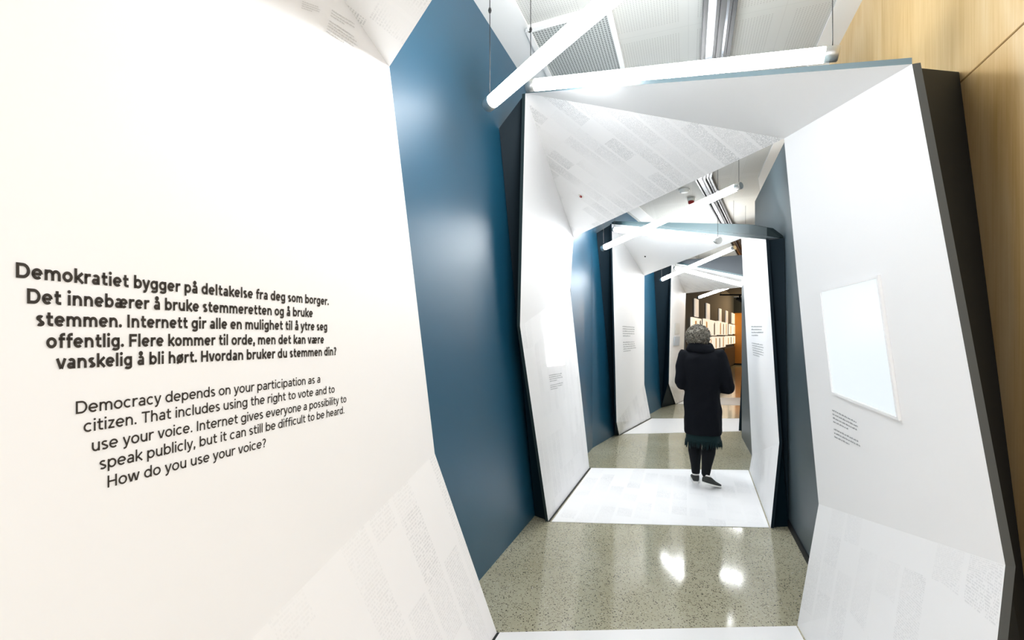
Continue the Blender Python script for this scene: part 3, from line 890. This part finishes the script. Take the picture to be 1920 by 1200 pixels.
# smoke detector and alarm
def disc(px, py, r, h, name, label, cat, m0, m1):
    p = onceil(px, py)
    e = empty(name, p, label, cat)
    mb = MB(); mb.tube([p, p - Vector((0, 0, h * .4)), p - Vector((0, 0, h * .5))], [r, r, r * .9], 28); mb.build('base', m0, e)
    mb = MB(); mb.tube([p - Vector((0, 0, h * .5)), p - Vector((0, 0, h * .85)), p - Vector((0, 0, h))], [r * .85, r * .8, r * .5], 28); mb.build('cover', m1, e)
disc(1283, 355, .075, .05, 'smoke_detector', 'round white smoke detector on the ceiling beside the track', 'smoke detector', M['plastic'], M['plastic'])
disc(1296, 371, .055, .10, 'fire_alarm', 'small alarm with a red cap on the ceiling, near the white smoke detector', 'alarm', M['plastic'], M['red'])

# ------------------------------------------------------------------ far room displays
dF = Vector((T2, 1, 0)).normalized(); nF = Vector((1, -T2, 0)).normalized()
def onfar(px, py, g=0.0):
    r = (px - W / 2) / F
    Y = (bendL.x - T2 * 6.86) / (r - T2)
    return at(px, py, Y)
def far_box(name, x0, x1, yt, yb, m, depth, label, cat, group, spines=0, seed=0):
    a0, a1, b1, b0 = onfar(x0, yt), onfar(x1, yt), onfar(x1, yb), onfar(x0, yb)
    zt, zb = (a0.z + a1.z) / 2, (b0.z + b1.z) / 2
    a0.z = a1.z = zt; b0.z = b1.z = zb
    mb = MB(); g0 = nF * .01
    fr = [b0 + nF * depth, b1 + nF * depth, a1 + nF * depth, a0 + nF * depth]
    mb.prism([b0 + g0, b1 + g0, a1 + g0, a0 + g0], fr)
    if not spines:
        o = mb.build(name, m); return tag(o, label, cat, group)
    e = empty(name, (b0 + b1) / 2, label, cat, group)
    mb.build('lit_panel', m, e)
    rnd = random.Random(seed)
    for k in range(spines):
        t = (k + .5 + rnd.uniform(-.25, .25)) / spines; w = .05 + rnd.random() * .08
        p = b0.lerp(b1, t) + nF * depth; 
        mb = MB(); q = [p - dF * w, p + dF * w, p + dF * w + nF * .012, p - dF * w + nF * .012]
        mb.prism([v + Vector((0, 0, .02)) for v in q], [v + Vector((0, 0, (zt - zb) * rnd.uniform(.7, .97))) for v in q])
        mb.build('spine', M['amber'] if k % 2 == 0 else M['farwall'], e)
    return e
GF = 'pale fins in the top row of the far display wall'
for i, (x0, x1, yt, yb) in enumerate([(1301, 1307, 561, 594), (1323, 1328.5, 569.5, 599), (1347, 1350.7, 579, 603), (1359.5, 1363, 583, 605.5), (1370.5, 1376, 587.5, 607)]):
    far_box('display_fin', x0, x1, yt, yb, M['fin'], .05, 'pale lit fin in top row of far display wall, ' + ['first and tallest', 'second tallest of five', 'middle of five', 'second from the orange wall', 'beside the orange wall'][i], 'display fin', GF)
GC = 'bright cases in the far display wall'
for i, (x0, x1, yt, yb) in enumerate([(1294, 1312, 596.5, 629), (1317, 1340.5, 600, 629), (1342.5, 1362, 604, 628), (1365.5, 1371, 608, 627), (1372.5, 1376, 609, 626)]):
    far_box('display_case', x0, x1, yt, yb, M['lit'], .06, 'bright lit case in middle row of far display wall, ' + ['first and tallest', 'second, by the hair', 'third, three spines', 'fourth and narrow', 'thinnest by orange wall'][i], 'display case', GC, spines=[2, 2, 3, 1, 1][i], seed=i)
for i, (x0, x1, yt, yb) in enumerate([(1294, 1331, 632, 665), (1334, 1357, 631, 652), (1359, 1375.5, 630, 645)]):
    far_box('display_case', x0, x1, yt, yb, M['lit'], .08, 'lit case in the lower row of the far display wall, ' + ['behind the person', 'middle of three', 'smallest, above the dark counter'][i], 'display case', GC, spines=3, seed=10 + i)
far_box('counter', 1356, 1376, 651, 686, M['counter'], .06, 'dark counter against the far display wall below the smallest lit case', 'counter', None)
# dark cheek at the near end of the display wall
# track spotlights
tp0, tp1 = at(1350, 553, 16), at(1420, 552.5, 15)
sl = empty('track_spotlight', tp0, 'black track with two spotlights under the ceiling of the far room', 'spotlight')
mb = MB(); dd = (tp1 - tp0).normalized(); mb.tube([tp0, tp1], .025, 8); mb.build('track', M['black'], sl)
for s in (.55, .95):
    p = tp0.lerp(tp1, s); 
    mb = MB(); mb.tube([p, p - Vector((0, 0, .12))], .03, 10); mb.build('stem', M['black'], sl)
    mb = MB(); q = p - Vector((0, 0, .16)); mb.tube([q + Vector((-.1, .02, .04)), q + Vector((.1, -.02, -.06))], [.045, .06], 16); mb.build('lamp_head', M['black'], sl)
for s in (.02, .98):
    p = tp0.lerp(tp1, s); mb = MB(); mb.tube([p, Vector((p.x, p.y, CEIL))], .008, 8); mb.build('hanger', M['black'], sl)

def lamp(name, kind, loc, energy, col, size=.2, rot=None, spot=None):
    d = bpy.data.lights.new(name, kind); d.energy = energy; d.color = col
    if kind == 'AREA': d.shape = 'RECTANGLE'; d.size = size; d.size_y = size
    elif kind in ('POINT', 'SPOT'): d.shadow_soft_size = size
    if spot: d.spot_size = spot; d.spot_blend = .6
    o = bpy.data.objects.new(name, d); o.location = loc
    if rot: o.rotation_euler = rot
    link(o); return o
lamp('far_room_fill', 'POINT', (13.7, 24.9, 3.3), 130, (1.0, .70, .38), .3)  # added warm light without a fixture, brightens the orange end wall
lamp('far_room_fill', 'POINT', (11.2, 18.0, 3.3), 16, (1.0, .93, .82), .3)  # added near-neutral fill without a fixture, lifts the far room

# ------------------------------------------------------------------ the walking person
PX, PY = onfloor(1316, 912).x, onfloor(1316, 912).y
ROT = Matrix.Rotation(-math.radians(22), 3, 'Z')
PO = Vector((PX, PY, 0))
def B(x, y, z): return PO + ROT @ Vector((x, y, z))
person = empty('person', PO, 'person with grey curly hair walking away in a dark coat, black leggings and sneakers', 'person')
M['skin'] = mat('skin', (0.55, 0.33, 0.24), 0.5)
M['coat'] = mat('near-black wool coat', (0.0022, 0.0032, 0.006), 0.85, 0.15)
M['skirt'] = mat('dark green fringed skirt', (0.004, 0.018, 0.02), 0.8, 0.2)
M['legging'] = mat('black leggings', (0.002, 0.003, 0.005), 0.75, 0.2)
M['shoe'] = mat('dark grey sneaker', (0.04, 0.043, 0.042), 0.7, 0.2)
M['sole'] = mat('white rubber sole', (0.75, 0.75, 0.73), 0.6)
M['eye'] = mat('eye white', (0.8, 0.8, 0.78), 0.2)
M['iris'] = mat('dark iris', (0.03, 0.02, 0.015), 0.2)
M['lip'] = mat('lips', (0.42, 0.16, 0.13), 0.5)
def hairmat():
    m = mat('grey curly hair', (0.2, 0.185, 0.16), 0.7, 0.3); t = NT(m)
    co = t.n('ShaderNodeTexCoord').outputs['Object']
    n = t.n('ShaderNodeTexNoise', i_Scale=55.0, i_Detail=4.0, i_Distortion=1.5); t.l(co, n.inputs['Vector'])
    c = t.ramp(n.outputs['Fac'], [(0.35, (0.03, 0.028, 0.023)), (0.65, (0.33, 0.305, 0.25))]); t.l(c, t.b.inputs['Base Color'])
    bp = t.n('ShaderNodeBump', i_Strength=.8, i_Distance=.01); t.l(n.outputs['Fac'], bp.inputs['Height']); t.l(bp.outputs['Normal'], t.b.inputs['Normal'])
    return m
M['hair'] = hairmat()

def sphere(mb, c, rx, ry, rz, nu=18, nv=12, mat_i=0, fn=None):
    rings = []
    for i in range(1, nv):
        th = math.pi * i / nv
        ring = []
        for k in range(nu):
            ph = 2 * math.pi * k / nu
            p = Vector((rx * math.sin(th) * math.cos(ph), ry * math.sin(th) * math.sin(ph), -rz * math.cos(th)))
            if fn: p = fn(p)
            ring.append(B(*(Vector(c) + p)))
        rings.append(ring)
    mb.rings(rings, mat_i, True)

def limb(mb, pts, radii, n=14):
    """rounded chain of tapering segments through joints"""
    P = [Vector(p) for p in pts]
    fine, rr = [], []
    for i in range(len(P) - 1):
        p0 = P[max(i - 1, 0)]; p1 = P[i]; p2 = P[i + 1]; p3 = P[min(i + 2, len(P) - 1)]
        for k in range(5):
            t = k / 5
            q = 0.5 * ((2 * p1) + (p2 - p0) * t + (2 * p0 - 5 * p1 + 4 * p2 - p3) * t * t + (3 * p1 - p0 - 3 * p2 + p3) * t ** 3)
            fine.append(q); rr.append(radii[i] * (1 - t) + radii[i + 1] * t)
    fine.append(P[-1]); rr.append(radii[-1])
    # rounded ends
    d0 = (fine[0] - fine[1]).normalized(); d1 = (fine[-1] - fine[-2]).normalized()
    fine = [fine[0] + d0 * rr[0] * .8] + fine + [fine[-1] + d1 * rr[-1] * .8]
    rr = [rr[0] * .45] + rr + [rr[-1] * .45]
    mb.tube([B(*p) for p in fine], rr, n)

def shoe_axis(heel, yaw, pitch):
    R = Matrix.Rotation(yaw, 3, 'Z') @ Matrix.Rotation(pitch, 3, 'X')
    return lambda x, y, z: tuple(Vector(heel) + R @ Vector((x, y, z)))
SHOE_L = ((-.062, .085, .001), math.radians(4), 0.0)
SHOE_R = ((.02, -.165, .07), math.radians(-38), math.radians(-16))
SL, SR = shoe_axis(*SHOE_L), shoe_axis(*SHOE_R)
HEAD = (-.035, .045, 1.565)
# joints
hipL, hipR = (-.085, 0, .86), (.085, 0, .86)
kneeL, ankL = (-.075, .10, .47), (-.062, .118, .10)
kneeR, ankR = (.075, .02, .46), (.036, -.125, .158)
shL, shR = (-.165, .0, 1.385), (.165, .0, 1.385)
elL, elR = (-.205, -.05, 1.09), (.255, -.03, 1.06)
wrL, wrR = (-.10, .20, 1.08), (.14, .20, 1.04)
def body():
    mb = MB()
    limb(mb, [(0, 0, .86), (0, .0, 1.0), (0, .0, 1.15), (0, .0, 1.30), (0, .01, 1.40)], [.125, .115, .115, .13, .09], 18)
    limb(mb, [(0, 0, .87), (0, 0, .80)], [.12, .11])
    limb(mb, [(-.005, .015, 1.38), (-.02, .03, 1.47), (-.033, .042, 1.54)], [.06, .05, .05])
    for h, k, a in ((hipL, kneeL, ankL), (hipR, kneeR, ankR)):
        kk, aa = Vector(k), Vector(a)
        limb(mb, [h, k], [.085, .055]); limb(mb, [k, kk.lerp(aa, .3) + Vector((0, -.012, 0)), kk.lerp(aa, .75), a], [.055, .057, .04, .034])
    limb(mb, [ankL, SL(0, .05, .06), SL(0, .13, .04), SL(0, .19, .03)], [.032, .03, .024, .018]); limb(mb, [ankR, SR(0, .05, .06), SR(0, .13, .04), SR(0, .19, .03)], [.032, .03, .024, .018])
    for s, e, w in ((shL, elL, wrL), (shR, elR, wrR)):
        limb(mb, [s, e], [.055, .042]); limb(mb, [e, Vector(e).lerp(Vector(w), .35), w], [.042, .04, .027])
        sgn = -1 if s[0] < 0 else 1
        limb(mb, [(0.05 * sgn, 0, 1.38), s], [.07, .058])
        # hand: palm, four bent fingers of unequal length, thumb off the side
        w = Vector(w); f = Vector((-sgn * .75, .62, .1)).normalized(); up = Vector((0, 0, 1)); side = f.cross(up).normalized()
        palm = w + f * .055
        limb(mb, [w, w + f * .04, w + f * .085], [.026, .033, .03])
        for k, ln in enumerate((.072, .082, .076, .06)):
            base = palm + f * .03 + up * (.030 - .02 * k)
            curl = side * (.5 * sgn) * 1.0
            p1 = base + f * ln * .45; p2 = p1 + (f * .6 + curl * .8).normalized() * ln * .33; p3 = p2 + (f * .1 + curl).normalized() * ln * .28
            limb(mb, [base, p1, p2, p3], [.0095, .009, .0085, .0075], 8)
        tb = w + f * .03 + up * .028
        limb(mb, [tb, tb + up * .026 + f * .014, tb + up * .04 + f * .04 + side * .01 * sgn], [.012, .0105, .009], 8)
    # head with jaw, nose, ears
    def skull(p):
        q = p.copy()
        if q.z < 0: q.x *= 1 - .22 * (-q.z / .12); q.y *= 1 - .10 * (-q.z / .12)
        return q
    sphere(mb, HEAD, .074, .094, .115, 20, 14, 0, skull)
    hx, hy, hz = HEAD
    limb(mb, [(hx, hy + .085, hz + .015), (hx, hy + .105, hz - .02)], [.011, .016], 8)
    limb(mb, [(hx, hy + .07, hz - .085), (hx, hy + .08, hz - .095)], [.025, .02], 8)
    for s in (-1, 1):
        sphere(mb, (hx + s * .078, hy - .005, hz - .005), .012, .022, .034, 10, 8)
    o = mb.build('tmp', M['skin'])
    rm = o.modifiers.new('r', 'REMESH'); rm.mode = 'VOXEL'; rm.voxel_size = .006
    sm = o.modifiers.new('s', 'SMOOTH'); sm.factor = .5; sm.iterations = 3
    dg = bpy.context.evaluated_depsgraph_get(); dg.update()
    me = bpy.data.meshes.new_from_object(o.evaluated_get(dg))
    loc = o.location.copy(); bpy.data.objects.remove(o)
    for v in me.vertices: v.co += loc - PO
    for p in me.polygons: p.use_smooth = True
    me.materials.clear(); me.materials.append(M['skin'])
    ob = bpy.data.objects.new('body', me); link(ob, person)
    # face
    for s in (-1, 1):
        e = MB(); sphere(e, (hx + s * .031, hy + .080, hz + .012), .014, .012, .010, 12, 8); eo = e.build('eye', M['eye'], ob)
        e = MB(); sphere(e, (hx + s * .031, hy + .0895, hz + .012), .006, .004, .006, 10, 6); e.build('iris', M['iris'], ob)
    e = MB(); limb(e, [(hx - .022, hy + .086, hz - .052), (hx, hy + .094, hz - .052), (hx + .022, hy + .086, hz - .052)], [.004, .007, .004], 8); e.build('mouth', M['lip'], ob)
body()

def loft(rows, n=36, wob=0.0, seed=0):
    """rows: (z, cx, cy, rx, ry)"""
    rings = []
    for i, (z, cx, cy, rx, ry) in enumerate(rows):
        ring = []
        for k in range(n):
            a = 2 * math.pi * k / n
            w = 1 + wob * math.sin(a * 7 + i * .6 + seed) + wob * .6 * math.sin(a * 11 - i)
            c, s_ = math.cos(a), math.sin(a)
            sx = math.copysign(abs(c) ** .85, c); sy = math.copysign(abs(s_) ** .85, s_)
            ring.append(B(cx + rx * w * sx, cy + ry * w * sy, z))
        rings.append(ring)
    return rings

def remeshed(mb, name, m, vox, smooth_it, parent, bump=0.0):
    o = mb.build('tmp', m)
    rm = o.modifiers.new('r', 'REMESH'); rm.mode = 'VOXEL'; rm.voxel_size = vox
    sm = o.modifiers.new('s', 'SMOOTH'); sm.factor = .5; sm.iterations = smooth_it
    dg = bpy.context.evaluated_depsgraph_get(); dg.update()
    me = bpy.data.meshes.new_from_object(o.evaluated_get(dg))
    loc = o.location.copy(); bpy.data.objects.remove(o)
    for v in me.vertices:
        v.co += loc - PO
        if bump:
            q = v.co * 9; v.co += Vector((noise.noise(q), noise.noise(q + Vector((7, 0, 0))), 0)) * bump
    for p in me.polygons: p.use_smooth = True
    me.materials.clear(); me.materials.append(m)
    ob = bpy.data.objects.new(name, me); return link(ob, parent)

# coat: skirted body with sleeves bent forward
mb = MB()
mb.rings(loft([(.565, .015, 0, .188, .16), (.60, .012, 0, .192, .165), (.72, .008, 0, .190, .165), (.84, .005, 0, .186, .16), (.93, .0, 0, .178, .15), (1.01, 0, 0, .170, .142),
               (1.08, 0, 0, .176, .146), (1.18, 0, 0, .192, .152), (1.28, 0, 0, .205, .152), (1.36, 0, 0, .200, .142), (1.415, -.005, .0, .16, .12), (1.455, -.012, .01, .105, .10), (1.50, -.02, .02, .088, .092)], wob=.012))
for s, e, w in ((shL, elL, wrL), (shR, elR, wrR)):
    limb(mb, [(s[0] * .8, 0, 1.36), s, e], [.075, .082, .068]); limb(mb, [e, Vector(e).lerp(Vector(w), .5), Vector(e).lerp(Vector(w), .97)], [.068, .062, .052])
coat = remeshed(mb, 'coat', M['coat'], .011, 9, person, .012); coat['label'] = 'near-black knee-length coat'
# bulky scarf / collar
mb = MB()
for (r, z, t) in ((.105, 1.45, .045), (.092, 1.485, .04)):
    pts = [Vector((-.012 + r * math.cos(a), .01 + r * .9 * math.sin(a), z + .012 * math.sin(a * 2))) for a in [2 * math.pi * k / 16 for k in range(17)]]
    limb(mb, pts, [t] * 17, 10)
remeshed(mb, 'scarf', M['coat'], .011, 3, person, .015)
# skirt hem with fringe
mb = MB()
rows = [(.60, .01, 0, .165, .14), (.53, .012, 0, .172, .145), (.49, .014, 0, .178, .15)]
mb.rings(loft(rows, 60, .02), caps=False)
sk = mb.build('skirt', M['skirt'], person); sk['label'] = 'dark green fringed hem'
so = sk.modifiers.new('th', 'SOLIDIFY'); so.thickness = .006
mb = MB(); rnd = random.Random(3)
for k in range(130):
    a = 2 * math.pi * k / 130; p = Vector((.014 + .178 * math.cos(a), .15 * math.sin(a), .50)); q = p + Vector((rnd.uniform(-.012, .012), rnd.uniform(-.012, .012), -rnd.uniform(.045, .085)))
    mb.tube([B(*p), B(*p.lerp(q, .5)), B(*q)], [.005, .0045, .002], 5)
mb.build('fringe', M['skirt'], sk)
# leggings
for k, a in ((kneeL, ankL), (kneeR, ankR)):
    mb = MB(); kk, aa = Vector(k), Vector(a); h = kk + Vector((0, -.02, .22))
    limb(mb, [h, kk, kk.lerp(aa, .3) + Vector((0, -.014, 0)), kk.lerp(aa, .72), aa.lerp(kk, .02)], [.088, .066, .070, .050, .042], 18)
    remeshed(mb, 'legging', M['legging'], .008, 3, person)
# sneakers
def sneaker(heel, yaw, pitch):
    R = Matrix.Rotation(yaw, 3, 'Z') @ Matrix.Rotation(pitch, 3, 'X')
    def T(x, y, z): return Vector(heel) + R @ Vector((x, y, z))
    def ring(y, hw, z0, z1, n=20):
        out = []
        for k in range(n):
            a = 2 * math.pi * k / n
            out.append(B(*T(hw * math.cos(a), y, (z0 + z1) / 2 + (z1 - z0) / 2 * math.copysign(abs(math.sin(a)) ** .8, math.sin(a)))))
        return out
    e = MB(); e.rings([ring(-.012, .022, .02, .075), ring(0, .034, .015, .092), ring(.05, .038, .012, .098), ring(.09, .040, .012, .085), ring(.14, .045, .012, .062), ring(.19, .046, .012, .050), ring(.23, .038, .014, .042), ring(.25, .018, .016, .032)])
    sh = e.build('sneaker', M['shoe'], person)
    e = MB(); e.rings([ring(-.018, .022, 0, .026), ring(-.005, .038, 0, .028), ring(.05, .042, 0, .026), ring(.12, .047, 0, .024), ring(.19, .050, 0, .024), ring(.235, .042, 0, .024), ring(.258, .02, .002, .022)])
    e.build('sole', M['sole'], sh)
    e = MB(); e.rings([[B(*T(.036 * math.cos(a), .03 + .04 * math.sin(a), .098 + dz)) for a in [2 * math.pi * k / 20 for k in range(20)]] for dz in (-.01, .004)])
    e.build('collar', M['sole'], sh)
sneaker(*SHOE_L)
sneaker(*SHOE_R)
# hair: curly, springy mass around the skull
mb = MB(); hx, hy, hz = HEAD
def curl(p):
    q = p * 22
    n = noise.noise(q) * .5 + noise.noise(p * 48 + Vector((3, 1, 2))) * .35
    k = 1 + .16 * n
    return p * k
sphere(mb, (hx - .005, hy - .03, hz + .035), .112, .112, .115, 72, 48, 0, curl)
hair = mb.build('hair', M['hair'], person); hair['label'] = 'short grey curly hair'
mb = MB(); rnd = random.Random(11)
for k in range(240):
    z = rnd.uniform(-.75, 1); a = rnd.uniform(0, 2 * math.pi); r = math.sqrt(max(0, 1 - z * z))
    d = Vector((r * math.cos(a), r * math.sin(a), z))
    if d.y > .55 and d.z < .35: continue
    c = Vector((hx - .005, hy - .03, hz + .035)) + d * .110
    t = d.cross(Vector((rnd.uniform(-1, 1), rnd.uniform(-1, 1), rnd.uniform(-1, 1)))).normalized(); u = d.cross(t)
    rr = rnd.uniform(.009, .017)
    pts = [c + (t * math.cos(b) + u * math.sin(b)) * rr + d * (.006 * b / 2) for b in [j * .9 for j in range(8)]]
    mb.tube([B(*p) for p in pts], [.0042] * 7 + [.002], 5)
mb.build('curls', M['hair'], hair)
